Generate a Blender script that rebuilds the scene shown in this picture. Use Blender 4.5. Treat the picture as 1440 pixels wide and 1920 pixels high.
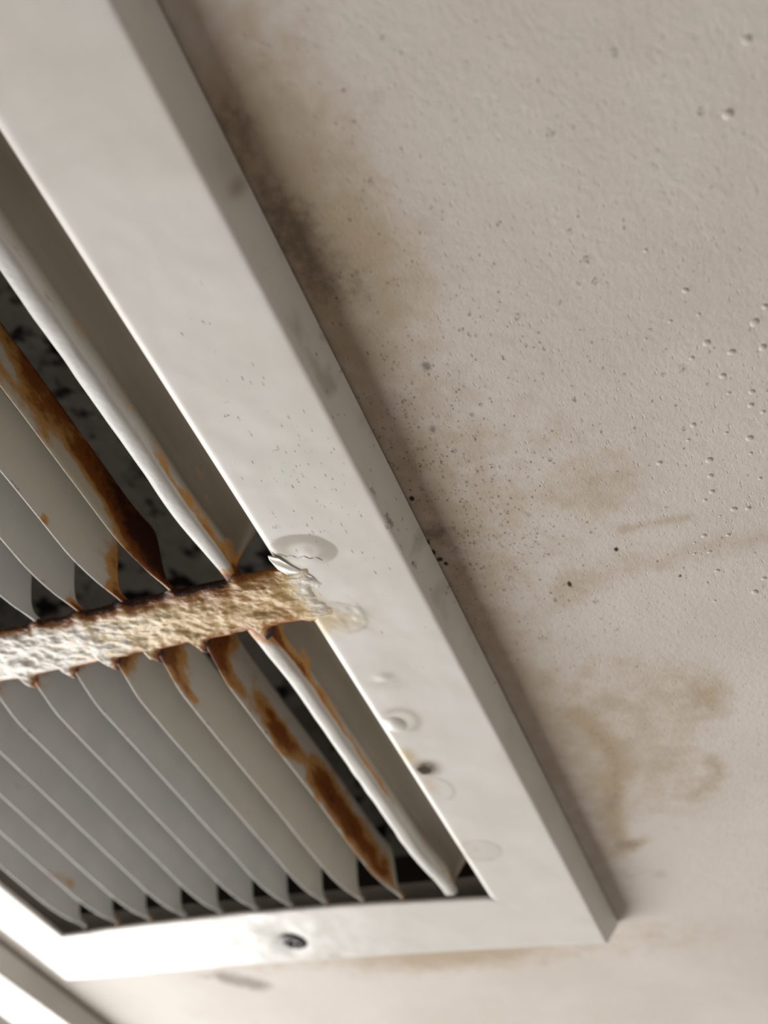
import bpy, math, random
import numpy as np
from mathutils import Matrix, Vector

random.seed(7)
for o in list(bpy.data.objects):
    bpy.data.objects.remove(o)
scene = bpy.context.scene
COL = scene.collection
MM = 0.001

# ------------------------------------------------------------------ camera
# world: grille face is z = 0, ceiling is z = +10 mm, camera hangs 178 mm below the grille face
RIGHT = Vector((0.91738197, 0.38075248, 0.11592181))
DOWN = Vector((-0.21950651, 0.72696797, -0.65064157))
FWD = Vector((-0.33200484, 0.57144126, 0.75048496))
cam_d = bpy.data.cameras.new('camera')
cam = bpy.data.objects.new('camera', cam_d)
COL.objects.link(cam)
m = Matrix.Identity(4)
for r in range(3):
    m[r][0] = RIGHT[r]
    m[r][1] = -DOWN[r]
    m[r][2] = -FWD[r]
m[2][3] = -178 * MM
cam.matrix_world = m
cam_d.sensor_fit = 'VERTICAL'
cam_d.sensor_height = 24.0
cam_d.lens = 24.0 * 1780 / 1920
cam_d.clip_start = 0.005
cam_d.clip_end = 50
cam_d.dof.use_dof = True
cam_d.dof.focus_distance = 0.238
cam_d.dof.aperture_fstop = 6.2
scene.camera = cam

# ------------------------------------------------------------------ light
world = bpy.data.worlds.new('world')
scene.world = world
world.use_nodes = True
bg = world.node_tree.nodes['Background']
bg.inputs['Color'].default_value = (0.80, 0.90, 1.0, 1)
bg.inputs['Strength'].default_value = 0.6

# daylight entering by the big window opening in the left wall
WIN_X, WIN_Y0, WIN_Y1, WIN_Z0, WIN_Z1 = -1.15, 0.25, 1.85, -1.20, -0.05
day = bpy.data.lights.new('window_daylight', 'AREA')
day.shape = 'RECTANGLE'
day.size = WIN_Y1 - WIN_Y0
day.size_y = WIN_Z1 - WIN_Z0
day.energy = 57
day.color = (1.0, 0.985, 0.967)
day_o = bpy.data.objects.new('window_daylight', day)
COL.objects.link(day_o)
day_o.location = (WIN_X - 0.10, (WIN_Y0 + WIN_Y1) / 2, (WIN_Z0 + WIN_Z1) / 2)
day_o.rotation_euler = (math.pi / 2, 0, -math.pi / 2)

scene.view_settings.view_transform = 'Standard'
scene.view_settings.look = 'None'
scene.view_settings.gamma = 1.0
scene.view_settings.use_curve_mapping = False
scene.view_settings.exposure = 0.0


# ------------------------------------------------------------------ helpers
def lin(r, g, b):
    def f(c):
        c /= 255.0
        return c / 12.92 if c <= 0.04045 else ((c + 0.055) / 1.055) ** 2.4
    return (f(r), f(g), f(b), 1.0)


def sstep(a, b, x):
    t = np.clip((x - a) / (b - a), 0, 1)
    return t * t * (3 - 2 * t)


def _hash(ix, iy, seed):
    h = np.sin(ix * 127.1 + iy * 311.7 + seed * 74.7) * 43758.5453
    return h - np.floor(h)


def vnoise(x, y, seed=0):
    x = np.asarray(x, float)
    y = np.asarray(y, float)
    ix, iy = np.floor(x), np.floor(y)
    fx, fy = x - ix, y - iy
    fx = fx * fx * (3 - 2 * fx)
    fy = fy * fy * (3 - 2 * fy)
    a = _hash(ix, iy, seed)
    b = _hash(ix + 1, iy, seed)
    c = _hash(ix, iy + 1, seed)
    d = _hash(ix + 1, iy + 1, seed)
    return (a + (b - a) * fx) * (1 - fy) + (c + (d - c) * fx) * fy


def fbm(x, y, seed=0, oct=4):
    s, a, t = 0, 0.5, 0
    for k in range(oct):
        s = s + a * vnoise(x, y, seed + k * 13)
        t += a
        x = x * 2.03 + 5.1
        y = y * 2.03 + 1.7
        a *= 0.5
    return s / t


def blob(x, y, cx, cy, rx, ry, ang=0.0, p=2.0):
    c, s = math.cos(ang), math.sin(ang)
    u = ((x - cx) * c + (y - cy) * s) / rx
    v = (-(x - cx) * s + (y - cy) * c) / ry
    return np.exp(-np.power(u * u + v * v, p / 2))


def ellr(x, y, cx, cy, rx, ry, ang=0.0):
    c, s = math.cos(ang), math.sin(ang)
    u = ((x - cx) * c + (y - cy) * s) / rx
    v = (-(x - cx) * s + (y - cy) * c) / ry
    return np.sqrt(u * u + v * v)


def segdist(x, y, pts):
    d = np.full(np.shape(x), 1e9)
    for (ax, ay), (bx, by) in zip(pts[:-1], pts[1:]):
        vx, vy = bx - ax, by - ay
        t = np.clip(((x - ax) * vx + (y - ay) * vy) / (vx * vx + vy * vy + 1e-9), 0, 1)
        d = np.minimum(d, np.hypot(x - ax - t * vx, y - ay - t * vy))
    return d


def mesh_np(name, V, F, mat=None, parent=None, attrs=None, smooth=True, uv=None):
    """V in mm, F list/array of quads or polygons"""
    me = bpy.data.meshes.new(name)
    V = np.asarray(V, float) * MM
    if isinstance(F, np.ndarray):
        nF, k = F.shape
        me.vertices.add(len(V))
        me.vertices.foreach_set('co', V.ravel())
        me.loops.add(nF * k)
        me.loops.foreach_set('vertex_index', F.ravel().astype(np.int32))
        me.polygons.add(nF)
        me.polygons.foreach_set('loop_start', (np.arange(nF) * k).astype(np.int32))
        me.polygons.foreach_set('loop_total', np.full(nF, k, np.int32))
        me.update(calc_edges=True)
    else:
        me.from_pydata([tuple(v) for v in V], [], F)
    me.validate()
    if attrs:
        for an, av in attrs.items():
            at = me.attributes.new(an, 'FLOAT', 'POINT')
            at.data.foreach_set('value', np.asarray(av, np.float32).ravel())
    if smooth:
        me.polygons.foreach_set('use_smooth', np.ones(len(me.polygons), bool))
    me.update()
    if mat:
        me.materials.append(mat)
    o = bpy.data.objects.new(name, me)
    COL.objects.link(o)
    if parent:
        o.parent = parent
    return o


def grid_faces(nr, nc, base=0, closed_c=False, flip=False):
    r = np.arange(nr - 1)[:, None]
    c = np.arange(nc if closed_c else nc - 1)[None, :]
    c2 = (c + 1) % nc
    a = r * nc + c
    b = r * nc + c2
    d = (r + 1) * nc + c
    e = (r + 1) * nc + c2
    q = np.stack([a, b, e, d], -1).reshape(-1, 4) + base
    return q[:, ::-1].copy() if flip else q


def box_mesh(boxes):
    V, F = [], []
    for (x0, x1, y0, y1, z0, z1) in boxes:
        b = len(V)
        V += [(x, y, z) for z in (z0, z1) for y in (y0, y1) for x in (x0, x1)]
        F += [[b + i for i in q] for q in ((0, 2, 3, 1), (4, 5, 7, 6), (0, 1, 5, 4), (2, 6, 7, 3), (0, 4, 6, 2), (1, 3, 7, 5))]
    return V, F


class NT:
    def __init__(s, name):
        s.mat = bpy.data.materials.new(name)
        s.mat.use_nodes = True
        s.t = s.mat.node_tree
        s.bsdf = s.t.nodes['Principled BSDF']
        tc = s.t.nodes.new('ShaderNodeTexCoord')
        mp = s.t.nodes.new('ShaderNodeMapping')
        mp.inputs['Scale'].default_value = (1000, 1000, 1000)   # work in millimetres
        s.t.links.new(tc.outputs['Object'], mp.inputs['Vector'])
        s.co = mp.outputs['Vector']

    def put(s, inp, v):
        if isinstance(v, bpy.types.NodeSocket):
            s.t.links.new(v, inp)
        else:
            inp.default_value = v

    def attr(s, n):
        a = s.t.nodes.new('ShaderNodeAttribute')
        a.attribute_name = n
        return a.outputs['Fac']

    def scaled(s, sx, sy, sz, rot=0.0):
        mp = s.t.nodes.new('ShaderNodeMapping')
        mp.inputs['Scale'].default_value = (sx, sy, sz)
        mp.inputs['Rotation'].default_value = (0, 0, rot)
        s.t.links.new(s.co, mp.inputs['Vector'])
        return mp.outputs['Vector']

    def noise(s, scale, detail=3, rough=0.55, vec=None, dist=0.0):
        n = s.t.nodes.new('ShaderNodeTexNoise')
        n.inputs['Scale'].default_value = scale
        n.inputs['Detail'].default_value = detail
        n.inputs['Roughness'].default_value = rough
        n.inputs['Distortion'].default_value = dist
        s.t.links.new(vec or s.co, n.inputs['Vector'])
        return n.outputs['Fac']

    def voro(s, scale, vec=None, rnd=1.0):
        n = s.t.nodes.new('ShaderNodeTexVoronoi')
        n.inputs['Scale'].default_value = scale
        n.inputs['Randomness'].default_value = rnd
        s.t.links.new(vec or s.co, n.inputs['Vector'])
        return n.outputs['Distance'], n.outputs['Color']

    def math(s, op, a, b=0.0, c=0.0, clamp=False):
        n = s.t.nodes.new('ShaderNodeMath')
        n.operation = op
        n.use_clamp = clamp
        s.put(n.inputs[0], a)
        s.put(n.inputs[1], b)
        s.put(n.inputs[2], c)
        return n.outputs[0]

    def ramp(s, v, a, b, lo=0.0, hi=1.0):
        n = s.t.nodes.new('ShaderNodeMapRange')
        n.interpolation_type = 'SMOOTHSTEP'
        s.put(n.inputs['Value'], v)
        s.put(n.inputs['From Min'], a)
        s.put(n.inputs['From Max'], b)
        s.put(n.inputs['To Min'], lo)
        s.put(n.inputs['To Max'], hi)
        return n.outputs['Result']

    def mix(s, f, a, b):
        n = s.t.nodes.new('ShaderNodeMix')
        n.data_type = 'RGBA'
        s.put(n.inputs[0], f)
        s.put(n.inputs[6], a)
        s.put(n.inputs[7], b)
        return n.outputs[2]

    def bump(s, h, strength, dist, prev=None):
        n = s.t.nodes.new('ShaderNodeBump')
        n.inputs['Strength'].default_value = strength
        n.inputs['Distance'].default_value = dist
        s.t.links.new(h, n.inputs['Height'])
        if prev:
            s.t.links.new(prev, n.inputs['Normal'])
        return n.outputs['Normal']

    def out(s, color, rough, normal=None, spec=0.5, metal=0.0, coat=0.0):
        s.put(s.bsdf.inputs['Base Color'], color)
        s.put(s.bsdf.inputs['Roughness'], rough)
        s.put(s.bsdf.inputs['Specular IOR Level'], spec)
        s.put(s.bsdf.inputs['Metallic'], metal)
        if coat:
            s.bsdf.inputs['Coat Weight'].default_value = coat
            s.bsdf.inputs['Coat Roughness'].default_value = 0.15
        if normal:
            s.t.links.new(normal, s.bsdf.inputs['Normal'])
        return s.mat


def specks(n, dens, scale, size, vec=None):
    """random dots; dens 0..1 is the share of voronoi cells that hold one"""
    d, c = n.voro(scale, vec)
    sep = n.t.nodes.new('ShaderNodeSeparateColor')
    n.t.links.new(c, sep.inputs[0])
    keep = n.math('LESS_THAN', sep.outputs[0], dens)
    r = n.math('MULTIPLY', sep.outputs[1], size)
    dot = n.ramp(d, n.math('MULTIPLY', r, 0.45), r, 1.0, 0.0)
    return n.math('MULTIPLY', dot, keep), sep.outputs[2]


# ------------------------------------------------------------------ materials
def mat_ceiling():
    n = NT('ceiling_paint')
    base = n.mix(n.ramp(n.noise(0.02, 3), 0.35, 0.65), lin(212, 203, 193), lin(219, 211, 202))
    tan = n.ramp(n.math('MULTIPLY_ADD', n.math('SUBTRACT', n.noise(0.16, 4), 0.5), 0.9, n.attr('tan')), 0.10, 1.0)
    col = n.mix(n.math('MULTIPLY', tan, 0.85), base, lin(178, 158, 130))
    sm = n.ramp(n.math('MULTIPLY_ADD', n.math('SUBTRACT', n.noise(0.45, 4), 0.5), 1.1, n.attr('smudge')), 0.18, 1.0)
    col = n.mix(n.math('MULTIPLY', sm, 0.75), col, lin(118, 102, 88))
    # mould specks, small dashes
    dens = n.attr('mold')
    s1, t1 = specks(n, n.math('MULTIPLY', dens, 0.75), 1.0, 0.72, n.scaled(1.25, 0.85, 1, 0.3))
    s2, t2 = specks(n, n.math('MULTIPLY', dens, 0.40), 0.5, 0.60, n.scaled(1.15, 0.8, 1, -0.4))
    s1 = n.math('MULTIPLY', s1, n.ramp(n.noise(2.0, 3), 0.42, 0.6))
    s2 = n.math('MULTIPLY', s2, n.ramp(n.noise(1.8, 3), 0.42, 0.62))
    col = n.mix(n.math('MULTIPLY', s1, 0.72), col, lin(92, 76, 58))
    col = n.mix(n.math('MULTIPLY', s2, 0.70), col, lin(78, 66, 54))
    col = n.mix(n.ramp(n.attr('dark'), 0.25, 0.7), col, lin(54, 46, 38))
    # fine pits and roller texture
    pit, _ = specks(n, 0.30, 0.8, 0.44, n.scaled(2.0, 0.65, 1, 0.5))
    col = n.mix(n.math('MULTIPLY', pit, 0.13), col, lin(120, 105, 90))
    h = n.math('ADD', n.math('MULTIPLY', n.noise(0.75, 3, 0.6, n.scaled(1.2, 0.8, 1, 0.5)), 0.55),
               n.math('MULTIPLY', n.noise(0.12, 2), 0.6))
    h = n.math('SUBTRACT', h, n.math('MULTIPLY', pit, 0.35))
    nm = n.bump(h, 0.55, 0.00042)
    return n.out(col, 0.62, nm, spec=0.30)


def mat_frame(clean=False):
    n = NT('grille_paint_clean' if clean else 'grille_paint')
    col = n.mix(n.ramp(n.noise(0.03, 2), 0.35, 0.65), lin(222, 219, 211), lin(228, 224, 218))
    rough = 0.38
    if not clean:
        stain = n.ramp(n.math('MULTIPLY_ADD', n.math('SUBTRACT', n.noise(0.35, 4), 0.5), 0.5, n.attr('stain')), 0.06, 0.95)
        col = n.mix(n.math('MULTIPLY', stain, 0.8), col, lin(196, 172, 122))
        col = n.mix(n.math('MULTIPLY', n.attr('grey'), 0.9), col, lin(146, 132, 112))
        dark = n.ramp(n.math('MULTIPLY_ADD', n.math('SUBTRACT', n.noise(1.1, 4), 0.5), 0.8, n.attr('dark')), 0.25, 0.85)
        col = n.mix(dark, col, lin(74, 58, 42))
        dens = n.attr('mold')
        s1, _ = specks(n, n.math('MULTIPLY', dens, 0.6), 0.62, 0.40, n.scaled(1.6, 0.6, 1, 0.25))
        s1 = n.math('MULTIPLY', s1, n.ramp(n.noise(1.8, 2), 0.40, 0.58))
        col = n.mix(n.math('MULTIPLY', s1, 0.7), col, lin(98, 90, 76))
        s2, _ = specks(n, n.math('MULTIPLY', dens, 0.25), 0.30, 0.34, n.scaled(0.7, 1.5, 1, 0.4))
        s2 = n.math('MULTIPLY', s2, n.ramp(n.noise(2.6, 2), 0.5, 0.58))
        col = n.mix(n.math('MULTIPLY', s2, 0.8), col, lin(86, 78, 66))
    h = n.math('ADD', n.math('MULTIPLY', n.noise(0.05, 2), 1.0), n.math('MULTIPLY', n.noise(0.9, 2), 0.03))
    nm = n.bump(h, 0.35, 0.0012)
    return n.out(col, rough, nm, spec=0.5)


def mat_fin():
    n = NT('louvre_paint')
    base = n.mix(n.ramp(n.noise(0.06, 2), 0.3, 0.7), lin(204, 203, 199), lin(211, 209, 204))
    col = n.mix(n.attr('cream'), base, lin(206, 195, 168))
    col = n.mix(n.attr('grime_shade'), col, lin(112, 100, 82))
    nz = n.noise(0.22, 5, 0.6, n.scaled(1, 0.45, 1))
    rr = n.math('MULTIPLY_ADD', n.math('SUBTRACT', nz, 0.5), 1.15, n.attr('rust'))
    r1 = n.ramp(rr, 0.16, 0.42)
    r2 = n.ramp(rr, 0.45, 0.75)
    r3 = n.ramp(n.math('MULTIPLY_ADD', n.math('SUBTRACT', n.noise(0.5, 4), 0.5), 0.8, rr), 0.85, 1.35)
    col = n.mix(n.math('MULTIPLY', r1, 0.9), col, lin(196, 140, 62))
    col = n.mix(r2, col, lin(134, 74, 20))
    col = n.mix(r3, col, lin(58, 24, 8))
    # small rust spots and brown edge chips
    s1, _ = specks(n, 0.03, 0.14, 0.16)
    s1 = n.math('MULTIPLY', s1, n.ramp(n.noise(0.8, 2), 0.42, 0.55))
    col = n.mix(n.math('MULTIPLY', s1, 0.7), col, lin(110, 70, 44))
    e = n.ramp(n.math('MULTIPLY_ADD', n.math('SUBTRACT', n.noise(0.30, 3), 0.5), 2.2, n.attr('edge')), 0.95, 1.25)
    col = n.mix(n.math('MULTIPLY', e, 0.8), col, lin(140, 92, 52))
    nm = n.bump(n.noise(0.8, 3), 0.3, 0.0003)
    return n.out(col, n.ramp(r2, 0, 1, 0.42, 0.5), nm, spec=0.4)


def mat_bar():
    n = NT('crusted_paint')
    base = n.mix(n.ramp(n.noise(0.5, 4), 0.35, 0.7), lin(214, 207, 194), lin(228, 224, 216))
    t = n.math('MULTIPLY_ADD', n.math('SUBTRACT', n.noise(0.22, 4, 0.6), 0.5), 1.3, n.attr('tan'))
    col = n.mix(n.ramp(t, 0.15, 0.75), base, lin(208, 180, 128))
    col = n.mix(n.ramp(t, 0.65, 1.25), col, lin(172, 128, 70))
    r = n.math('MULTIPLY_ADD', n.math('SUBTRACT', n.noise(0.5, 4), 0.5), 0.9, n.attr('rust'))
    col = n.mix(n.ramp(r, 0.22, 0.65), col, lin(150, 94, 38))
    col = n.mix(n.ramp(r, 0.7, 1.0), col, lin(52, 28, 20))
    h = n.math('ADD', n.noise(0.42, 3, 0.5, n.scaled(0.6, 1.4, 1, 0.6), 0.8), n.math('MULTIPLY', n.noise(2.2, 2), 0.2))
    nm = n.bump(h, 0.55, 0.0008)
    return n.out(col, 0.42, nm, spec=0.4)


def mat_duct():
    n = NT('duct_lining')
    s = n.ramp(n.noise(0.085, 2, 0.5), 0.50, 0.66)
    col = n.mix(n.ramp(n.noise(0.05, 3), 0.3, 0.7), lin(124, 122, 118), lin(146, 142, 136))
    col = n.mix(s, col, lin(22, 20, 20))
    return n.out(col, 0.85, n.bump(n.noise(0.3, 3), 0.4, 0.002), spec=0.2)


def mat_screw():
    n = NT('screw_steel')
    col = n.mix(n.ramp(n.noise(0.9, 4), 0.35, 0.65), lin(70, 68, 64), lin(34, 31, 28))
    return n.out(col, 0.45, n.bump(n.noise(1.5, 3), 0.4, 0.0004), spec=0.5, metal=0.5)


def mat_plain(name, rgb, rough, var=8, scale=0.004):
    n = NT(name)
    a = lin(*rgb)
    b = lin(*[max(0, c - var) for c in rgb])
    return n.out(n.mix(n.noise(scale, 4), a, b), rough, n.bump(n.noise(0.2, 3), 0.1, 0.0005), spec=0.3)


def mat_floor():
    n = NT('floor_tiles')
    br = n.t.nodes.new('ShaderNodeTexBrick')
    br.offset = 0.0
    br.inputs['Scale'].default_value = 1.0
    br.inputs['Color1'].default_value = lin(150, 140, 128)
    br.inputs['Color2'].default_value = lin(144, 134, 122)
    br.inputs['Mortar'].default_value = lin(120, 112, 104)
    br.inputs['Mortar Size'].default_value = 3
    br.inputs['Brick Width'].default_value = 600
    br.inputs['Row Height'].default_value = 600
    n.t.links.new(n.co, br.inputs['Vector'])
    return n.out(br.outputs['Color'], 0.4)


M_CEIL = mat_ceiling()
M_FRAME = mat_frame()
M_CLEAN = mat_frame(True)
M_FIN = mat_fin()
M_BAR = mat_bar()
M_DUCT = mat_duct()
M_SCREW = mat_screw()
M_REVEAL_SHADE = mat_plain('reveal_shade', (52, 44, 38), 0.8, 16, 0.1)
M_WALL = mat_plain('wall_paint', (190, 186, 183), 0.7)
M_WINF = mat_plain('window_frame_paint', (235, 235, 232), 0.4)
M_FLOOR = mat_floor()

# ------------------------------------------------------------------ setting: the room
CEIL_Z = 10.0
DUCT_Z = 22.0
RX0, RX1, RY0, RY1, RZ0 = -1150, 1500, -1600, 2600, -2450


def struct(o, label=None):
    o['kind'] = 'structure'
    if label:
        o['label'] = label
    return o


DX2, DY2 = -293.5, 210.0                      # second grille, beyond the left rail of the first
HOLES = [(-318, -110, -186, 326), (-318 + DX2, -110 + DX2, -186 + DY2, 326 + DY2)]


def build_ceiling():
    xs = np.unique(np.round(np.r_[np.linspace(RX0 - 120, -620, 12), np.array([-318 + DX2, -110 + DX2, -318, -110]),
                                  np.arange(-378, -80, 2.0), np.arange(-80, 36, 0.6), np.linspace(40, RX1 + 120, 16)], 3))
    ys = np.unique(np.round(np.r_[np.linspace(RY0 - 120, -10, 14), np.array([-186, -186 + DY2, 326, 326 + DY2]),
                                  np.arange(0, 205, 0.6), np.arange(205, 480, 1.0), np.linspace(485, RY1 + 120, 20)], 3))
    X, Y = np.meshgrid(xs, ys)
    tan = np.zeros_like(X)
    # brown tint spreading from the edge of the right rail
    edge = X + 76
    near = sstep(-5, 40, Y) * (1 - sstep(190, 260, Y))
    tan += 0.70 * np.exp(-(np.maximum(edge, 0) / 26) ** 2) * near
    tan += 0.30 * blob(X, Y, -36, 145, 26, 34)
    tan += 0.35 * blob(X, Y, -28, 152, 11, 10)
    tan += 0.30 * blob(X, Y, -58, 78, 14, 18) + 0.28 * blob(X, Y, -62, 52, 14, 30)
    # streak wiped across the ceiling
    d = segdist(X, Y, [(-46, 184), (-24, 180), (10, 179.5)])
    tan += 0.40 * np.exp(-(d / 5.5) ** 2)
    d = segdist(X, Y, [(-26, 166.5), (-10, 167.2)])
    tan += 0.42 * np.exp(-(d / 1.8) ** 2)
    # big soft stain by the corner of the grille
    tan += 0.50 * blob(X, Y, -40, 245, 26, 34, 0.2, 3)
    tan += 0.34 * blob(X, Y, -40, 285, 22, 26, 0, 3)
    tan += 0.50 * blob(X, Y, -17, 238, 8, 12)
    d = segdist(X, Y, [(-22, 270), (-21, 279), (-26, 285), (-31, 288)])
    tan += 0.35 * np.exp(-(d / 3.2) ** 2)
    d = segdist(X, Y, [(-57, 238), (-53.8, 245), (-51.7, 256), (-51, 268), (-55.8, 280), (-60, 295), (-61, 316), (-54, 313)])
    tan += 0.50 * np.exp(-(d / 3.8) ** 2)
    tan += 0.30 * blob(X, Y, -51, 337, 5, 5)
    tan += 0.45 * blob(X, Y, -68, 275, 13, 60, 0, 3)  # stained band along the rail, browned further to deepen its shadow in colour
    tan += 0.25 * blob(X, Y, -70, 330, 14, 20)
    # stain beyond the far rail
    tan += 1.0 * blob(X, Y, -150, 386, 50, 17)
    tan += 0.40 * blob(X, Y, -250, 384, 60, 12)
    tan += 0.35 * blob(X, Y, -60, 385, 30, 20)
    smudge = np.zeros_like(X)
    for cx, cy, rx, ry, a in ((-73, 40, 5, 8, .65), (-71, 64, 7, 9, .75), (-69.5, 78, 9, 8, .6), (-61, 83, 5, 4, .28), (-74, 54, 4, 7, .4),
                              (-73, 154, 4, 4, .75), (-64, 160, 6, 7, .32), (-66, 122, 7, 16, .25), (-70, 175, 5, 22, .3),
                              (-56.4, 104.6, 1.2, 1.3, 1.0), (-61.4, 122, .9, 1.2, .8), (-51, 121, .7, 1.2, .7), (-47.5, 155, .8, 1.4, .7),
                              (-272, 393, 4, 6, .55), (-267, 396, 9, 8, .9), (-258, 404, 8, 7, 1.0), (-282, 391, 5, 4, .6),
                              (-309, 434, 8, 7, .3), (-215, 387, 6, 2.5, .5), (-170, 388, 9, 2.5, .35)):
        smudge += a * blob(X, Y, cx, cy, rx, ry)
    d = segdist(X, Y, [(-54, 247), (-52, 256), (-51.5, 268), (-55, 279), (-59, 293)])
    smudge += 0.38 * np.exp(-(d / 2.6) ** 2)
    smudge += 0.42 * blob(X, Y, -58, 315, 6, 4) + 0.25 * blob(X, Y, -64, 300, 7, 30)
    mold = 0.95 * blob(X, Y, -66, 131, 10, 30) + 0.75 * blob(X, Y, -60, 158, 13, 18) + 0.24 * blob(X, Y, -52, 110, 22, 40) \
        + 0.09 * blob(X, Y, -25, 130, 45, 60) + 0.25 * blob(X, Y, -55, 180, 18, 20)
    mold = np.clip(mold * (0.4 + 1.2 * vnoise(X / 4.5, Y / 6.0, 3)), 0, 1)
    dark = np.zeros_like(X)
    for cx, cy, rx, ry in ((-74.4, 141, .8, 1.0), (-75.8, 160.4, .8, 1.2), (-74.9, 163.4, 1.0, .9), (-73.9, 165.4, .7, .8),
                           (-44, 182.1, .7, 1.3), (-29, 173, .7, .9), (-15.4, 187, .5, .6), (-76, 156.5, .8, 1.2)):
        dark += blob(X, Y, cx, cy, rx, ry)
    V = np.stack([X, Y, np.full_like(X, CEIL_Z)], -1).reshape(-1, 3)
    F = grid_faces(len(ys), len(xs), flip=True)
    cx = (xs[:-1] + xs[1:]) / 2
    cy = (ys[:-1] + ys[1:]) / 2
    CX, CY = np.meshgrid(cx, cy)
    keep = np.ones(CX.shape, bool)
    for (a, b, c, e) in HOLES:
        keep &= ~((CX > a) & (CX < b) & (CY > c) & (CY < e))
    F = F[keep.ravel()]
    # plaster reveals of the two openings, up to the ducts
    vn, fn, k = [], [], len(V)
    for (a, b, c, e) in HOLES:
        for (p, q) in (((a, c), (b, c)), ((b, c), (b, e)), ((b, e), (a, e)), ((a, e), (a, c))):
            vn += [(p[0], p[1], CEIL_Z), (q[0], q[1], CEIL_Z), (q[0], q[1], DUCT_Z), (p[0], p[1], DUCT_Z)]
            fn.append([k, k + 1, k + 2, k + 3])
            k += 4
    V = np.r_[V, np.array(vn)]
    F = np.r_[F, np.array(fn)]
    pad = np.zeros(len(vn))
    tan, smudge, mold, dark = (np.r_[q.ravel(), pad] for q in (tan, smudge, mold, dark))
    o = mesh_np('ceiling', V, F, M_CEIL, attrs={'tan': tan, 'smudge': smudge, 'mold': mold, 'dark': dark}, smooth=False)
    o.data.materials.append(M_REVEAL_SHADE)                      # reveals coloured dark to paint in the shade behind the blade ends
    for p in list(o.data.polygons)[-len(fn):]:
        p.material_index = 1
    return o


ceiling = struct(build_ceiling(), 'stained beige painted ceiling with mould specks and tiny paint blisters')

V, F = box_mesh([(RX0 - 120, RX1 + 120, RY0 - 120, RY1 + 120, RZ0 - 60, RZ0)])
floor = struct(mesh_np('floor', V, F, M_FLOOR, smooth=False), 'beige tiled floor of the room')
wy0, wy1, wz0, wz1 = WIN_Y0 * 1000, WIN_Y1 * 1000, WIN_Z0 * 1000, WIN_Z1 * 1000
V, F = box_mesh([(RX0 - 120, RX0, RY0 - 120, wy0, RZ0, CEIL_Z), (RX0 - 120, RX0, wy1, RY1 + 120, RZ0, CEIL_Z),
                 (RX0 - 120, RX0, wy0, wy1, wz1, CEIL_Z), (RX0 - 120, RX0, wy0, wy1, RZ0, wz0)])
struct(mesh_np('wall_left', V, F, M_WALL, smooth=False), 'cream painted wall with the wide window opening')
for nm, bx in (('wall_right', (RX1, RX1 + 120, RY0 - 120, RY1 + 120, RZ0, CEIL_Z)),
               ('wall_far', (RX0, RX1, RY1, RY1 + 120, RZ0, CEIL_Z)),
               ('wall_back', (RX0, RX1, RY0 - 120, RY0, RZ0, CEIL_Z))):
    V, F = box_mesh([bx])
    struct(mesh_np(nm, V, F, M_WALL, smooth=False), 'cream painted room wall')
fr = 50
V, F = box_mesh([(RX0 - 80, RX0 - 20, wy0, wy0 + fr, wz0, wz1), (RX0 - 80, RX0 - 20, wy1 - fr, wy1, wz0, wz1),
                 (RX0 - 80, RX0 - 20, wy0, wy1, wz1 - fr, wz1), (RX0 - 80, RX0 - 20, wy0, wy1, wz0, wz0 + fr),
                 (RX0 - 80, RX0 - 20, (wy0 + wy1) / 2 - 30, (wy0 + wy1) / 2 + 30, wz0, wz1)])
struct(mesh_np('window_1', V, F, M_WINF, smooth=False), 'wide white framed window letting in the daylight')

# small paint blisters on the ceiling
BLISTERS = [(16.3, 71.5, 1.1), (2.1, 104.7, .75), (3.6, 111.2, .5), (-2.3, 110.9, .5), (14.2, 116.8, .95), (16.8, 113.7, .7), (3.9, 118.6, .85), (8.5, 122.6, .85),
            (0.2, 121.5, .65), (5.7, 128.1, .75), (11.0, 134.3, .7), (10.2, 137.9, .8), (-2.9, 139.5, .7), (-4.8, 143.4, .5), (-1.3, 150.8, .85), (8.5, 147.1, .85),
            (3.8, 144.0, .5), (-12.5, 148.2, .75), (14.9, 123.5, .9), (-1.9, 155.7, .7), (8.1, 151.6, .5), (-2.4, 160.7, .7), (-4.5, 162.9, .5), (9.0, 159.8, .55),
            (1.6, 167.8, .75), (4.9, 168.5, .75), (-6.9, 174.6, .75), (-1.1, 176.0, .65), (-10.3, 180.1, .5), (-6.6, 180.5, .6), (-5.9, 187.8, .65), (4.9, 193.9, .7),
            (2.0, 198.3, .9), (-8.5, 198.9, .5), (-9.6, 176.3, .45), (-2.0, 169.1, .4), (-3.7, 93.1, .5), (21.5, 59.8, .8), (12.5, 140.6, .6), (6.2, 133.1, .45), (-8.2, 113.5, .4)]
nr, nc = 5, 12
Vb = [(0, 0, -0.27)]
for i in range(1, nr):
    a = i / (nr - 1) * math.pi / 2
    for j in range(nc):
        t = 2 * math.pi * j / nc
        Vb.append((math.sin(a) * math.cos(t), math.sin(a) * math.sin(t), -0.27 * math.cos(a) + 0.02))
Fb = [[0, 1 + (j + 1) % nc, 1 + j] for j in range(nc)]
for i in range(nr - 2):
    for j in range(nc):
        a = 1 + i * nc + j
        b = 1 + i * nc + (j + 1) % nc
        Fb.append([a, b, b + nc, a + nc])
M_BLIS = mat_plain('blister_paint', (216, 207, 197), 0.45)
b0 = mesh_np('paint_blister', Vb, Fb, M_BLIS, ceiling)
for i, (x, y, r) in enumerate(BLISTERS):
    o = b0 if i == 0 else b0.copy()
    if i:
        COL.objects.link(o)
    o.parent = ceiling
    o.location = (x * MM, y * MM, CEIL_Z * MM)
    o.scale = (r * random.uniform(.85, 1.1), r * random.uniform(.85, 1.15), r)
    o.rotation_euler = (0, 0, random.uniform(0, 6))

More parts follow.
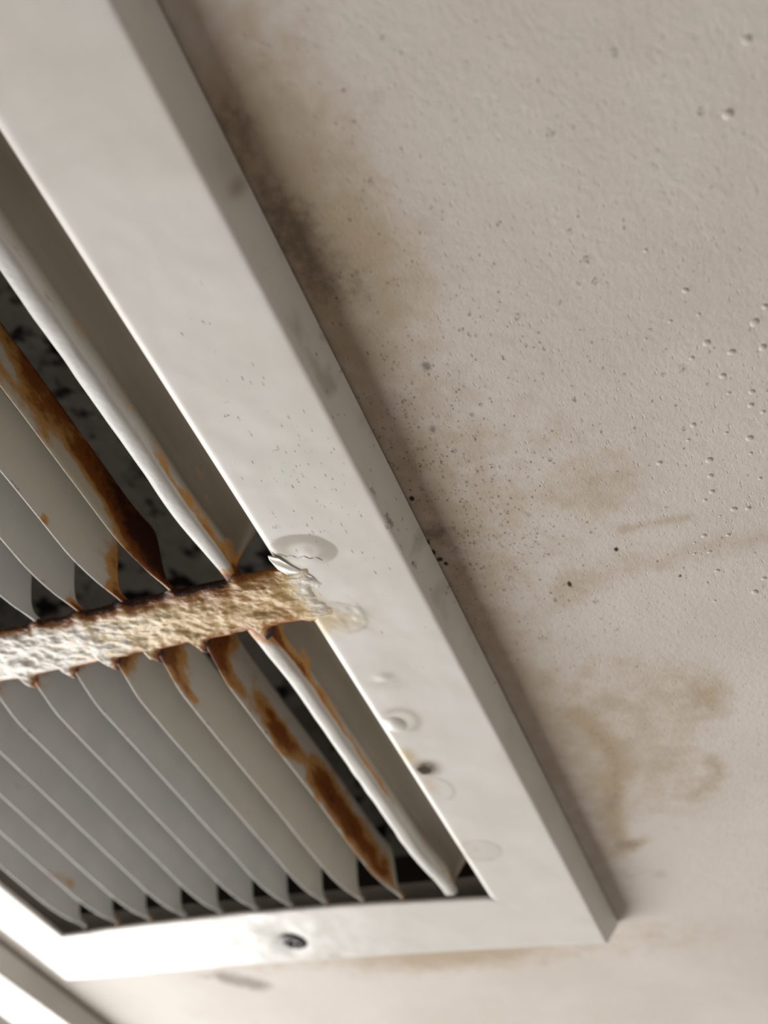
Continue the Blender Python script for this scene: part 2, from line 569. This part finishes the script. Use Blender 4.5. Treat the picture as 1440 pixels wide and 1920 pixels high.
# ------------------------------------------------------------------ grille
XI0, XI1 = -314.0, -114.4            # opening, across
XO0, XO1 = -341.0, -79.0             # outer edge of the face
YI0, YI1 = -182.0, 325.5
YO0, YO1 = -224.0, 366.5
BARS = [(-28.0, -7.0), (147.0, 167.5)]
LIPS = [-303.5, -286.0, -268.5, -250.8, -233.0, -216.3, -200.0, -184.2, -168.8, -152.0]
BARLIP = -131.0


def frame_mesh(parent, mat, detailed):
    """mitred moulding: inner wall, rolled lip, flat face, rounded outer edge, flared side up to the ceiling"""
    ic = [(XI1, YI0), (XI1, YI1), (XI0, YI1), (XI0, YI0)]
    oc = [(XO1, YO0), (XO1, YO1), (XO0, YO1), (XO0, YO0)]
    nrm = [(1, 0), (0, 1), (-1, 0), (0, -1)]
    Vs, Fs, base = [], [], 0
    A = {k: [] for k in ('stain', 'grey', 'dark', 'mold')}
    for side in range(4):
        a, b = side, (side + 1) % 4
        L = abs(ic[a][0] - ic[b][0]) + abs(ic[a][1] - ic[b][1])
        fine = detailed and side in (0, 1)
        if side == 0 and detailed:
            # fine steps where the rail is in view
            s = np.unique(np.r_[np.linspace(0, 0.36, 30), np.linspace(0.36, 0.80, 560), np.linspace(0.80, 1, 220)])
        else:
            s = np.linspace(0, 1, 260 if fine else 40)
        # profile: (fraction inner->outer, extra outward mm, z)
        prof = [(0, 0.6, 3.2 if side in (1, 2) else 13), (0, 0.25, 3.0 if side in (1, 2) else 6), (0, 0.0, 2.7), (0, 0.12, 1.9), (0, 0.45, 1.15), (0, 1.0, 0.55), (0, 1.75, 0.18), (0, 2.5, 0.03), (0, 3.2, 0.0)]
        if side in (1, 2):
            prof = [(w_, e_ * .6, z_ * .45) for (w_, e_, z_) in prof]
        nf = 66 if (detailed and side == 0) else (40 if fine else 8)
        prof += [(w, 0, 0) for w in np.linspace(0.125, 0.95, nf)]
        prof += [(1, -1.3, 0.05), (1, -0.7, 0.2), (1, -0.25, 0.55), (1, 0.0, 1.1), (1, 0.15, 1.8)]
        prof += [(1, 0.15 + 3.2 * t, 1.8 + 7.5 * t) for t in np.linspace(0.12, 1, 10)]
        P = np.array(prof)
        S, W = np.meshgrid(s, P[:, 0], indexing='ij')
        E = np.broadcast_to(P[:, 1], S.shape)
        Z = np.broadcast_to(P[:, 2], S.shape).copy()
        I = np.array(ic[a])[None, None] * (1 - S[..., None]) + np.array(ic[b])[None, None] * S[..., None]
        O = np.array(oc[a])[None, None] * (1 - S[..., None]) + np.array(oc[b])[None, None] * S[..., None]
        if side == 1:       # the far rail sags a little
            I[..., 1] -= 5.0 * np.sin(math.pi * np.clip(S, 0, 1)) ** 0.8
            O[..., 1] -= 2.6 * np.sin(math.pi * S)
        XY = I * (1 - W[..., None]) + O * W[..., None]
        # the mitre spreads the extra offset to both neighbours
        n0 = np.array(nrm[side], float)
        XY = XY + E[..., None] * n0
        tdir = np.array(ic[b], float) - np.array(ic[a], float)
        tdir /= np.linalg.norm(tdir)
        XY = XY + (E * (2 * S - 1))[..., None] * tdir * (P[:, 0] > 0.5)[None, :, None] + \
            (E * (2 * S - 1))[..., None] * tdir * (P[:, 0] < 0.01)[None, :, None]
        X, Y = XY[..., 0], XY[..., 1]
        st = np.zeros_like(X)
        gr = np.zeros_like(X)
        dk = np.zeros_like(X)
        mo = np.zeros_like(X)
        if detailed:
            face = sstep(2.2, 0.3, Z)
            # waviness of hand painted metal
            Z -= face * 0.25 * (fbm(X / 30, Y / 30, 5, 2) - 0.5)
            if side == 0:
                # round water blister with a pale eye
                wob = 0.10 * (vnoise(X / 4, Y / 4, 8) - .5)
                r = ellr(X, Y, -104.2, 141.6, 9.2, 5.9, 0.28) + wob
                gr += 0.62 * sstep(1.02, 0.95, r) * sstep(0.25, 0.6, r) * sstep(-5.5, 1.0, (X + 104) * 0.55 - (Y - 142.5) * 0.9)
                st += 0.16 * sstep(1.0, 0.8, r)
                eye = ellr(X, Y, -103.6, 142.6, 2.4, 2.4)
                Z -= 0.22 * np.exp(-eye ** 2) + 0.08 * sstep(1.05, 0.6, r)
                gr -= 0.5 * np.exp(-eye ** 4)
                # crack line
                d = segdist(X, Y, [(-116, 140.7), (-113.5, 141.3), (-111.3, 140.9), (-109.6, 142.4), (-108.2, 142.2), (-106.8, 143.9), (-105.1, 143.2), (-103.8, 144.8), (-102.2, 144.4), (-100.9, 146.3)])
                dk += 0.95 * np.exp(-(d / 0.30) ** 2) * (0.35 + 0.9 * vnoise(X / 1.2, Y / 1.2, 2))
                # yellow stain where the crossbar joins
                st += 1.0 * blob(X, Y, -114.5, 157, 6.0, 13, 0, 3) + 0.75 * blob(X, Y, -110.5, 165, 5.5, 7) + 0.50 * blob(X, Y, -103, 170, 7, 6)
                Z -= 0.5 * blob(X, Y, -115, 157, 4, 9, 0, 4) * vnoise(X / 1.6, Y / 1.6, 4)
                st += 0.8 * blob(X, Y, -114.2, 171.5, 2.0, 3.0)
                d = np.abs(ellr(X, Y, -105.5, 168, 7.5, 6.0, 0.2) + 0.25 * (vnoise(X / 2, Y / 2, 4) - .5) - 1)
                gr += 0.40 * np.exp(-(d / 0.09) ** 2) * sstep(-108, -103, X)
                Z -= 0.25 * (vnoise(X / 1.8, Y / 2.2, 12)) * blob(X, Y, -104, 168, 6, 5)
                # faint smudges
                gr += 0.30 * blob(X, Y, -104, 197.5, 4.5, 2.6, 0.2) * (0.3 + vnoise(X / 1.4, Y / 1.4, 6))
                dk += 0.55 * blob(X, Y, -99.6, 199.5, .7, .6) + 0.45 * blob(X, Y, -107.8, 197.0, 1.1, .6)
                Z -= 0.3 * blob(X, Y, -103.5, 195, 2.4, 1.8)
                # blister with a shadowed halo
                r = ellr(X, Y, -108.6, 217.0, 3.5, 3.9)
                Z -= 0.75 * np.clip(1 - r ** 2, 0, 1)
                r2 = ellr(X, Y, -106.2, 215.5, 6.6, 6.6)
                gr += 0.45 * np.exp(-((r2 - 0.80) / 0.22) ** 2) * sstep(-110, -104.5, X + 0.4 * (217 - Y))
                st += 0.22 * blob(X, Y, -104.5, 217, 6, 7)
                # dark pit
                r = ellr(X, Y, -106.9, 240.6, 5.0, 4.6, 0.1)
                gr += 0.95 * np.exp(-(r / 0.95) ** 4)
                dk += 0.55 * np.exp(-(r / 0.78) ** 4)
                dk += 1.1 * blob(X, Y, -109.0, 242.2, 1.9, 1.9)
                Z += 0.25 * np.exp(-(r / 0.7) ** 2)
                st += 0.75 * blob(X, Y, -110.5, 233, 3.0, 5.0) + 0.50 * blob(X, Y, -109.8, 250, 3.0, 8.0)
                d = np.abs(ellr(X, Y, -107.5, 253, 4.6, 6.0) - 1)
                gr += 0.30 * np.exp(-(d / 0.14) ** 2) * sstep(-109, -105, X)
                # dried ring
                r = ellr(X, Y, -106.4, 292, 7.0, 6.4, 0.05)
                gr += 0.42 * np.exp(-((r - 1) / 0.085) ** 2) * (0.35 + vnoise(X / 2.5, Y / 2.5, 9)) + 0.10 * sstep(1, 0.8, r)
                gr += 0.16 * blob(X, Y, -108, 291, 1.6, 1.4)
                st += 0.35 * blob(X, Y, -111.5, 290, 2.5, 12)
                st += 0.55 * blob(X, Y, -112.6, 205, 1.6, 45) * vnoise(X, Y / 9, 22)
                # soft dirt on the face
                mo += 0.85 * blob(X, Y, -93, 108, 14, 34, 0, 3) + 0.55 * blob(X, Y, -90, 150, 12, 30)
                st += 0.13 * blob(X, Y, -88, 125, 10, 50)
                # chips and dirt along the outer edge and side
                d = segdist(X, Y, [(-79.2, 128), (-79.0, 141), (-79.4, 150), (-78.6, 158)])
                dk += 0.62 * np.exp(-(d / 0.36) ** 2) * sstep(0.25, .6, vnoise(Y / 2.6, X, 3))
                sidem = sstep(0.5, 2.5, Z)
                gr += sidem * 0.55 * sstep(.52, .8, fbm(X / 3, Y / 9, 17)) * (blob(X, Y, -77, 110, 50, 90))
                gr += 0.6 * blob(X, Y, -76.9, 51, 1.3, 1.8) + 0.35 * blob(X, Y, -77, 46, 2, 6)
                mo += sidem * 0.8 * blob(X, Y, -77, 150, 20, 50)
            if side == 1:
                Z -= face * 0.9 * (fbm(X / 16 + 3, Y / 14, 31, 3) - 0.5) * sstep(-150, -190, X)
                r = ellr(X, Y, -208.3, 346.2, 7.6, 7.6)
                Z += 0.45 * np.exp(-r ** 2)
                gr += 0.5 * np.exp(-(r / .95) ** 6)
                st += 0.25 * blob(X, Y, -206, 360, 18, 5)
                gr += 0.35 * blob(X, Y, -248, 330, 8, 1.6) * vnoise(X, Y, 4)
        Vs.append(np.stack([X, Y, Z], -1).reshape(-1, 3))
        Fs.append(grid_faces(len(s), len(P), base, flip=False))
        base += S.size
        for k, v in (('stain', st), ('grey', np.clip(gr, 0, 1)), ('dark', dk), ('mold', np.clip(mo, 0, 1))):
            A[k].append(v.ravel())
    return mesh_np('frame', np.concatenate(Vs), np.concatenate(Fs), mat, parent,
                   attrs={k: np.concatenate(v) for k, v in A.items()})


def fin_mesh(name, X, y0, y1, parent, seed=0, a=3.0, h=16.0, rust=None, cream=None, roll=0.0, near_taper=7.0, far_taper=16.0,
             far_shift=3.5, near_shift=2.0, wob=0.35):
    """one stamped louvre blade: thin sheet with a soft lip that bends at both ends"""
    ny = 170
    y = np.linspace(y0 - 1.5, y1 + 1.5, ny)
    en = np.clip(y - y0, 0, None)
    ef = np.clip(y1 - y, 0, None)
    kn = sstep(0, near_taper * 3, en)
    kf = sstep(-4, far_taper * 1.6, ef)
    lx = X + near_shift * (1 - kn) + far_shift * (1 - kf) + wob * (fbm(y / 35, y * 0, seed, 2) - .5) * 2
    lz = 0.6 + 0.9 * (1 - sstep(0, 10, ef)) + 0.5 * (1 - kn)
    sc = (0.18 + 0.82 * sstep(-1, near_taper, en)) * (0.10 + 0.90 * sstep(2, far_taper, ef))
    th = 0.85
    nf = 14
    prof = []
    # right-hand (visible) face from the lip up, then back down on the hidden side
    for t in np.linspace(0, 1, nf):
        prof.append((t, 0.5))
    for t in np.linspace(1, 0, 8):
        prof.append((t, -0.5))
    prof.append((-0.035, 0.0))
    P = np.array(prof)
    T = np.broadcast_to(P[:, 0], (ny, len(P)))
    O = np.broadcast_to(P[:, 1], (ny, len(P)))
    SC = sc[:, None]
    curve = roll * np.sin(np.clip(T, 0, 1) * math.pi)
    ln = math.hypot(a, h)
    Xv = lx[:, None] + SC * T * a + curve + O * th * (h / ln)
    Zv = lz[:, None] + SC * T * h - O * th * (a / ln)
    Yv = np.broadcast_to(y[:, None], Xv.shape)
    V = np.stack([Xv, Yv, Zv], -1).reshape(-1, 3)
    F = grid_faces(ny, len(P), closed_c=True)
    R = np.zeros(Xv.shape)
    if rust:
        for (ry, rt, ly, lt, amp) in rust:
            R = R + amp * np.exp(-((Yv - ry) / ly) ** 2 - ((T - rt) / lt) ** 2)
    R = R + 0.55 * np.exp(-((Yv - y0) / 5) ** 2) * np.exp(-(T / .8) ** 2) + 0.20 * np.exp(-((Yv - y1) / 4) ** 2)
    R = R * (O > -0.2)
    C = np.full(Xv.shape, 0.0) if cream is None else np.full(Xv.shape, float(cream))
    Ed = np.exp(-(T / 0.06) ** 2) * 0.75
    return mesh_np(name, V, F, M_FIN, parent, attrs={'rust': R, 'cream': C, 'edge': Ed, 'grime_shade': np.zeros(Xv.shape)})


def bar_blade(X, y0, y1, parent, far, seed):
    """the first blade beside the right rail: fat rolled lip with a plate rising behind it"""
    ny = 190
    y = np.linspace(y0 - 2, y1 + 1.0, ny)
    ef = np.clip(y1 - y, 0, None)
    en = np.clip(y - y0, 0, None)
    rad = 2.9 - 1.0 * (1 - sstep(0, 26, ef)) * (0.9 if not far else 0.35)
    bend = (1 - sstep(0, 34, ef)) * (1.2 if not far else 2.6) + (1 - sstep(0, 26, en)) * (-1.5)
    cx = X + bend + 0.5 * (fbm(y / 25, y * 0, seed, 2) - .5)
    cz = np.full(ny, 2.6)
    prof = []                                     # lip arc, from behind the lip around to its right shoulder, then the plate
    for k in range(13):
        t = math.radians(205 - k * 18.5)          # left flank, round the flat underside, to the right shoulder
        c, q = math.cos(t), math.sin(t)
        prof.append((math.copysign(abs(c) ** .75, c), -0.62 * math.copysign(abs(q) ** .75, q), 0, 0))
    plate = [(3.0, 4.5), (5.0, 6.6), (8.0, 9.0), (11.5, 11.6), (14.0, 13.4), (15.5, 14.8), (17.0, 16.2)]
    taper = sstep(1, 12, ef) * sstep(-1, 3, en)
    cols = []
    for (cxo, czo, _, _) in prof:
        wig = 1 + 0.10 * (vnoise(y / 6, np.full(ny, cxo * 3 + czo), seed + 4) - .5)
        cols.append((cx + cxo * rad * wig, cz + czo * rad * wig, np.full(ny, 0.0)))
    for i, (px, pz) in enumerate(plate):
        k = taper
        wave = 0.9 * (fbm(y / 18, np.full(ny, i * .7), seed + 9, 3) - .5)
        cols.append((cx + (2.0 + (px - 2.0) * k) + wave * (i > 1), cz + (1.5 + (pz - 1.5) * k) - wave * .5 * (i > 1), np.full(ny, (i + 1) / len(plate))))
    for i, (px, pz) in enumerate(reversed(plate)):
        k = taper
        cols.append((cx + (1.4 + (px - 2.4) * k), cz + (2.6 + (pz - 1.0) * k), np.full(ny, 1 - i / len(plate))))
    Xv = np.stack([c[0] for c in cols], 1)
    Zv = np.stack([c[1] for c in cols], 1)
    T = np.stack([c[2] for c in cols], 1)
    Yv = np.broadcast_to(y[:, None], Xv.shape)
    V = np.stack([Xv, Yv, Zv], -1).reshape(-1, 3)
    F = grid_faces(ny, len(cols), closed_c=True)
    idx = np.arange(len(cols))[None, :]
    shoulder = np.exp(-((idx - 11.6) / 1.1) ** 2)           # rust along the right shoulder of the lip
    under = np.exp(-((idx - 1.0) / 1.2) ** 2)
    if far:
        R = shoulder * (0.62 * np.exp(-((Yv - y0) / 55) ** 2) + 0.25) + under * 0.35
        R = R + 0.6 * np.exp(-((Yv - y0) / 7) ** 2)
        C = 0.15 + 0.4 * (T > .05)
    else:
        R = shoulder * (0.20 + 0.34 * sstep(60, 5, np.broadcast_to(ef[:, None], Xv.shape))) + under * 0.32
        R = R + 0.05 * np.exp(-((T - .14) / .10) ** 2) * sstep(60, 0, np.broadcast_to(ef[:, None], Xv.shape)) * (T > 0.02)
        R = R + 0.8 * np.exp(-(ef[:, None] / 4) ** 2)
        C = 0.06 + 0.40 * (T > .05)
    G = (T > .02) * (0.78 - 0.30 * np.exp(-((T - .62 - .12 * (fbm(Yv / 40, Yv * 0, seed + 2, 2) - .5)) / .09) ** 2)) * (0.8 + 0.35 * fbm(Yv / 30, T * 4, seed + 5, 3))
    G = G + (T > .02) * 0.35 * np.exp(-(T / .4) ** 2) * sstep(80, 10, np.broadcast_to(ef[:, None], Xv.shape))  # shadow beside the lip put into the colour, stronger toward the far end
    G = np.clip(G, 0, 1)
    return mesh_np('louvre_blade', V, F, M_FIN, parent, attrs={'rust': R, 'cream': C * np.ones(Xv.shape), 'edge': np.zeros(Xv.shape), 'grime_shade': G})


def crossbar(y0, y1, parent, seed):
    nx, ny = 420, 56
    x = np.linspace(XI0 - 3, XI1 + 12, nx)
    v = np.linspace(0, 1, ny)
    X, Vv = np.meshgrid(x, v, indexing='ij')
    tooth_n = np.zeros_like(x)
    tooth_f = np.zeros_like(x)
    for L in LIPS + [BARLIP]:
        tooth_n += 1.4 * np.exp(-((x - L - 2.5) / 2.0) ** 2)
        u = (x - (L - 1.5)) / 5.5
        tooth_f += 6.2 * np.where((u > 0) & (u < 1), np.clip(np.minimum(u / .28, (1 - u) / .72), 0, 1), 0)
    rag = 0.9 * (fbm(x / 3.0, x * 0, seed, 3) - .5)
    lo = y0 - tooth_n + rag
    hi = y1 + tooth_f + 0.9 * (fbm(x / 3.0, x * 0 + 4, seed, 3) - .5)
    # the bar widens where it meets the right rail
    Y = lo[:, None] * (1 - Vv) + hi[:, None] * Vv
    prof = np.clip(1 - np.abs(2 * Vv - 1) ** 5, 0, 1)
    lump = fbm(X / 5.5 + 0.35 * Y / 5, Y / 3.2 - 0.25 * X / 5, seed + 3, 4) - .5
    ridg = 1 - np.abs(2 * fbm(X / 7 + Y / 6, Y / 3.4 - X / 9, seed + 11, 3) - 1)
    Z = 1.8 - prof * (2.2 + 2.0 * lump + 0.6 * (ridg - .6))
    # at the right end the crust thins out over the face of the rail
    on = sstep(-119, -112.5, X)
    Zr = -0.28 - 0.55 * lump * sstep(-105, -112, X) - 0.3 * (ridg - .6)
    fade = np.maximum(sstep(-110.5, -104, X + 9 * (fbm(X / 4, Y / 4, seed + 21, 3) - .5)), sstep(.80, 1.0, np.abs(2 * Vv - 1)) * sstep(-115, -112, X))
    Zr = Zr * (1 - fade) + 0.35 * fade
    Z = Z * (1 - on) + Zr * on
    top = np.stack([X, Y, Z], -1).reshape(-1, 3)
    F = grid_faces(nx, ny)
    # closed back
    back = np.stack([X, Y, np.full_like(Z, 2.4)], -1).reshape(-1, 3)
    Fb_ = grid_faces(nx, ny, nx * ny, flip=True)
    rim = [k for k in range(ny)] + [i * ny + ny - 1 for i in range(1, nx)] + [(nx - 1) * ny + k for k in range(ny - 2, -1, -1)] + [i * ny for i in range(nx - 2, 0, -1)]
    rim = np.array(rim)
    rn = np.roll(rim, -1)
    Fr = np.stack([rim, rim + nx * ny, rn + nx * ny, rn], 1)
    tan = 0.10 + 0.85 * sstep(-215, -125, X) + 0.35 * (np.abs(2 * Vv - 1) ** 3)
    e0 = (Y - lo[:, None])
    e1 = (hi[:, None] - Y)
    grow = 0.45 + 0.55 * sstep(-240, -150, X)
    rust = 0.55 * np.exp(-(e0 / 1.3) ** 2) + grow * 0.66 * np.exp(-(e0 / 5) ** 2) * sstep(-118, -135, X)
    rust += grow * (0.55 * np.exp(-(e1 / 1.1) ** 2) + 0.62 * np.exp(-(e1 / 5) ** 2)) * sstep(-108, -122, X)
    rust += 0.55 * (tooth_f[:, None] > 1.5) * np.exp(-((e1 - 0) / 4.5) ** 2) * grow
    rust *= sstep(XI1 + 3.0, XI1 - 2.0, X)
    tan = tan * (1 - 0.75 * sstep(-119, -107, X))
    attrs = {'tan': np.r_[tan.ravel(), tan.ravel()], 'rust': np.r_[rust.ravel(), rust.ravel() * 0 + 0.7]}
    return mesh_np('crossbar', np.r_[top, back], np.r_[F, Fb_, Fr], M_BAR, parent, attrs=attrs)


def empty(name, loc):
    o = bpy.data.objects.new(name, None)
    COL.objects.link(o)
    o.location = loc
    o.empty_display_size = 0.05
    return o


grille = empty('air_grille', (0, 0, 0))
grille['label'] = 'rusting white louvred ceiling air grille with a crusted crossbar and peeling paint'
grille['category'] = 'air grille'
grille['group'] = 'ceiling air grilles'
frame_mesh(grille, M_FRAME, True)
for k, (a, b) in enumerate(BARS):
    crossbar(a, b, grille, 20 + k * 7)

PANELS = [(-182.0, -28.0), (-7.0, 147.0), (167.5, 321.0)]
for p, (y0, y1) in enumerate(PANELS):
    for i, X in enumerate(LIPS):
        rust, cream, h, a = None, 0.0, 16.0, 3.0
        if p == 1:
            if i == 9:
                rust = [(60, .45, 60, .8, .42), (78, .95, 26, .35, .45), (122, .75, 24, .55, 1.0), (138, .45, 13, .8, .95), (104, .12, 14, .3, -.45), (66, .5, 9, .3, -.35), (30, .3, 30, .5, .3)]
                h, a = 12.6, 0.6
                cream = 0.7
            if i == 8:
                rust = [(145, .3, 8, .8, .75), (135, .75, 7, .5, .35), (112, .03, 2.2, .05, .8)]
                cream = 0.15
            if i == 7:
                rust = [(145, .3, 6, .6, .6)]
                cream = 0.10
        if p == 2:
            if i == 9:
                rust = [(174, .45, 8, .9, .80), (186, .12, 14, .2, .40), (204, .4, 9, .25, .45), (220, .30, 11, .32, .85), (250, .45, 14, .38, .80), (275, .38, 20, .38, .90), (302, .30, 18, .34, .62)]
                cream = 0.35
                h, a = 14.5, 2.0
            if i == 8:
                cream = 0.35
                rust = [(172, .3, 9, .5, .75), (186, .12, 12, .12, .5)]
            if i == 7:
                cream = 0.15
                rust = [(172, .3, 6, .5, .4)]
            if i == 1:
                rust = [(284, .14, 9, .12, .40)]
        fin_mesh('louvre_blade', X, y0, y1, grille, seed=i * 5 + p * 31, a=a, h=h, rust=rust, cream=cream)
    bar_blade(BARLIP, y0, y1, grille, p == 2, 40 + p)


def lathe(profile, n=28):
    Vv, Ff = [], []
    for (r, z) in profile:
        for j in range(n):
            t = 2 * math.pi * j / n
            Vv.append((r * math.cos(t), r * math.sin(t), z))
    for i in range(len(profile) - 1):
        for j in range(n):
            Ff.append([i * n + j, i * n + (j + 1) % n, (i + 1) * n + (j + 1) % n, (i + 1) * n + j])
    return Vv, Ff


# screw: domed head with a cross recess
n = 40
Vv, Ff = [], []
radii = np.linspace(0, 6.4, 22)
for r in radii:
    for j in range(n):
        t = 2 * math.pi * j / n
        x, y = r * math.cos(t), r * math.sin(t)
        z = -1.3 * math.sqrt(max(0, 1 - (r / 6.7) ** 2)) - 0.2
        arm = min(max(abs(x) - 0.55, 0) + max(abs(y) - 3.0, 0) * 2, max(abs(y) - 0.55, 0) + max(abs(x) - 3.0, 0) * 2)
        z += 1.3 * float(sstep(0.5, 0.0, np.array(arm)))
        Vv.append((x, y, z))
for j in range(n):
    Vv.append((6.4 * math.cos(2 * math.pi * j / n), 6.4 * math.sin(2 * math.pi * j / n), 2.5))
for i in range(len(radii)):
    for j in range(n):
        Ff.append([i * n + j, (i + 1) * n + j, (i + 1) * n + (j + 1) % n, i * n + (j + 1) % n])
screw = mesh_np('screw', Vv, Ff, M_SCREW, grille)
screw.location = (-208.3 * MM, 346.2 * MM, 0.75 * MM)
screw.rotation_euler = (0, 0, 0.5)
screw['label'] = 'dark weathered screw head in the far rail'

# peeling curl of paint at the joint of crossbar and right rail
PTS = [(-114.4, 140.6), (-111.9, 141.8), (-109.9, 145.6), (-106.0, 151.2)]
PTL = [(-114.8, 142.0), (-114.2, 146.2), (-112.0, 149.2), (-106.0, 151.6)]
nu, nv = 28, 12


def poly_at(P, t):
    t = t * (len(P) - 1)
    i = min(int(t), len(P) - 2)
    f = t - i
    f = f * f * (3 - 2 * f) * .5 + f * .5
    return (P[i][0] * (1 - f) + P[i + 1][0] * f, P[i][1] * (1 - f) + P[i + 1][1] * f)


Vf = []
for i in range(nu):
    for j in range(nv):
        u, w = i / (nu - 1), j / (nv - 1)
        p, q = poly_at(PTS, u), poly_at(PTL, u)
        x, y = p[0] * (1 - w) + q[0] * w, p[1] * (1 - w) + q[1] * w
        z = -0.10 - 0.28 * math.sin(math.pi * (0.15 + 0.85 * u)) * (1 - w) ** .8 - 0.12 * math.sin(w * 9 + u * 6) * math.sin(math.pi * u)
        Vf.append((x, y, z))
bk = [(x, y, z + 0.22) for (x, y, z) in Vf]
F1 = grid_faces(nu, nv, flip=True)
F2 = grid_faces(nu, nv, nu * nv)
rim = [k for k in range(nv)] + [i * nv + nv - 1 for i in range(1, nu)] + [(nu - 1) * nv + k for k in range(nv - 2, -1, -1)] + [i * nv for i in range(nu - 2, 0, -1)]
rim = np.array(rim)
rn = np.roll(rim, -1)
F3 = np.stack([rim, rn, rn + nu * nv, rim + nu * nv], 1)
M_FLAKE = mat_plain('flake_paint', (236, 233, 222), 0.22, 14, 0.4)
flake = mesh_np('paint_flake', np.array(Vf + bk), np.r_[F1, F2, F3], M_FLAKE, grille)
flake['label'] = 'curled flake of glossy white paint'

# ------------------------------------------------------------------ second grille, only its edge is in view
grille2 = empty('air_grille', (0, 0, 0))
grille2['label'] = 'clean white air grille edge at the bottom left corner, beside the rusting grille'
grille2['category'] = 'air grille'
grille2['group'] = 'ceiling air grilles'
frame_mesh(grille2, M_CLEAN, False)
proto = fin_mesh('louvre_blade', 0.0, -182.0, 321.0, grille2, seed=3)
for i, X in enumerate(LIPS + [BARLIP]):
    o = proto if i == 0 else proto.copy()
    if i:
        COL.objects.link(o)
        o.parent = grille2
    o.location = (X * MM, 0, 0)
grille2.location = (DX2 * MM, DY2 * MM, 0)

# ------------------------------------------------------------------ duct boxes above the grilles
for k, (dx, dy) in enumerate(((0, 0), (DX2, DY2))):
    x0, x1, y0, y1, z0, z1 = -318 + dx, -110 + dx, -186 + dy, 326 + dy, DUCT_Z, 110
    V = [(x0, y0, z0), (x1, y0, z0), (x1, y1, z0), (x0, y1, z0), (x0, y0, z1), (x1, y0, z1), (x1, y1, z1), (x0, y1, z1)]
    F = [[4, 5, 6, 7], [0, 1, 5, 4], [1, 2, 6, 5], [2, 3, 7, 6], [3, 0, 4, 7]]
    d = mesh_np('duct_box', V, F, M_DUCT, smooth=False)
    d['label'] = ('grey duct lining spotted with black mould above the rusting grille',
                  'grey duct lining above the clean grille')[k]
    d['category'] = 'duct'
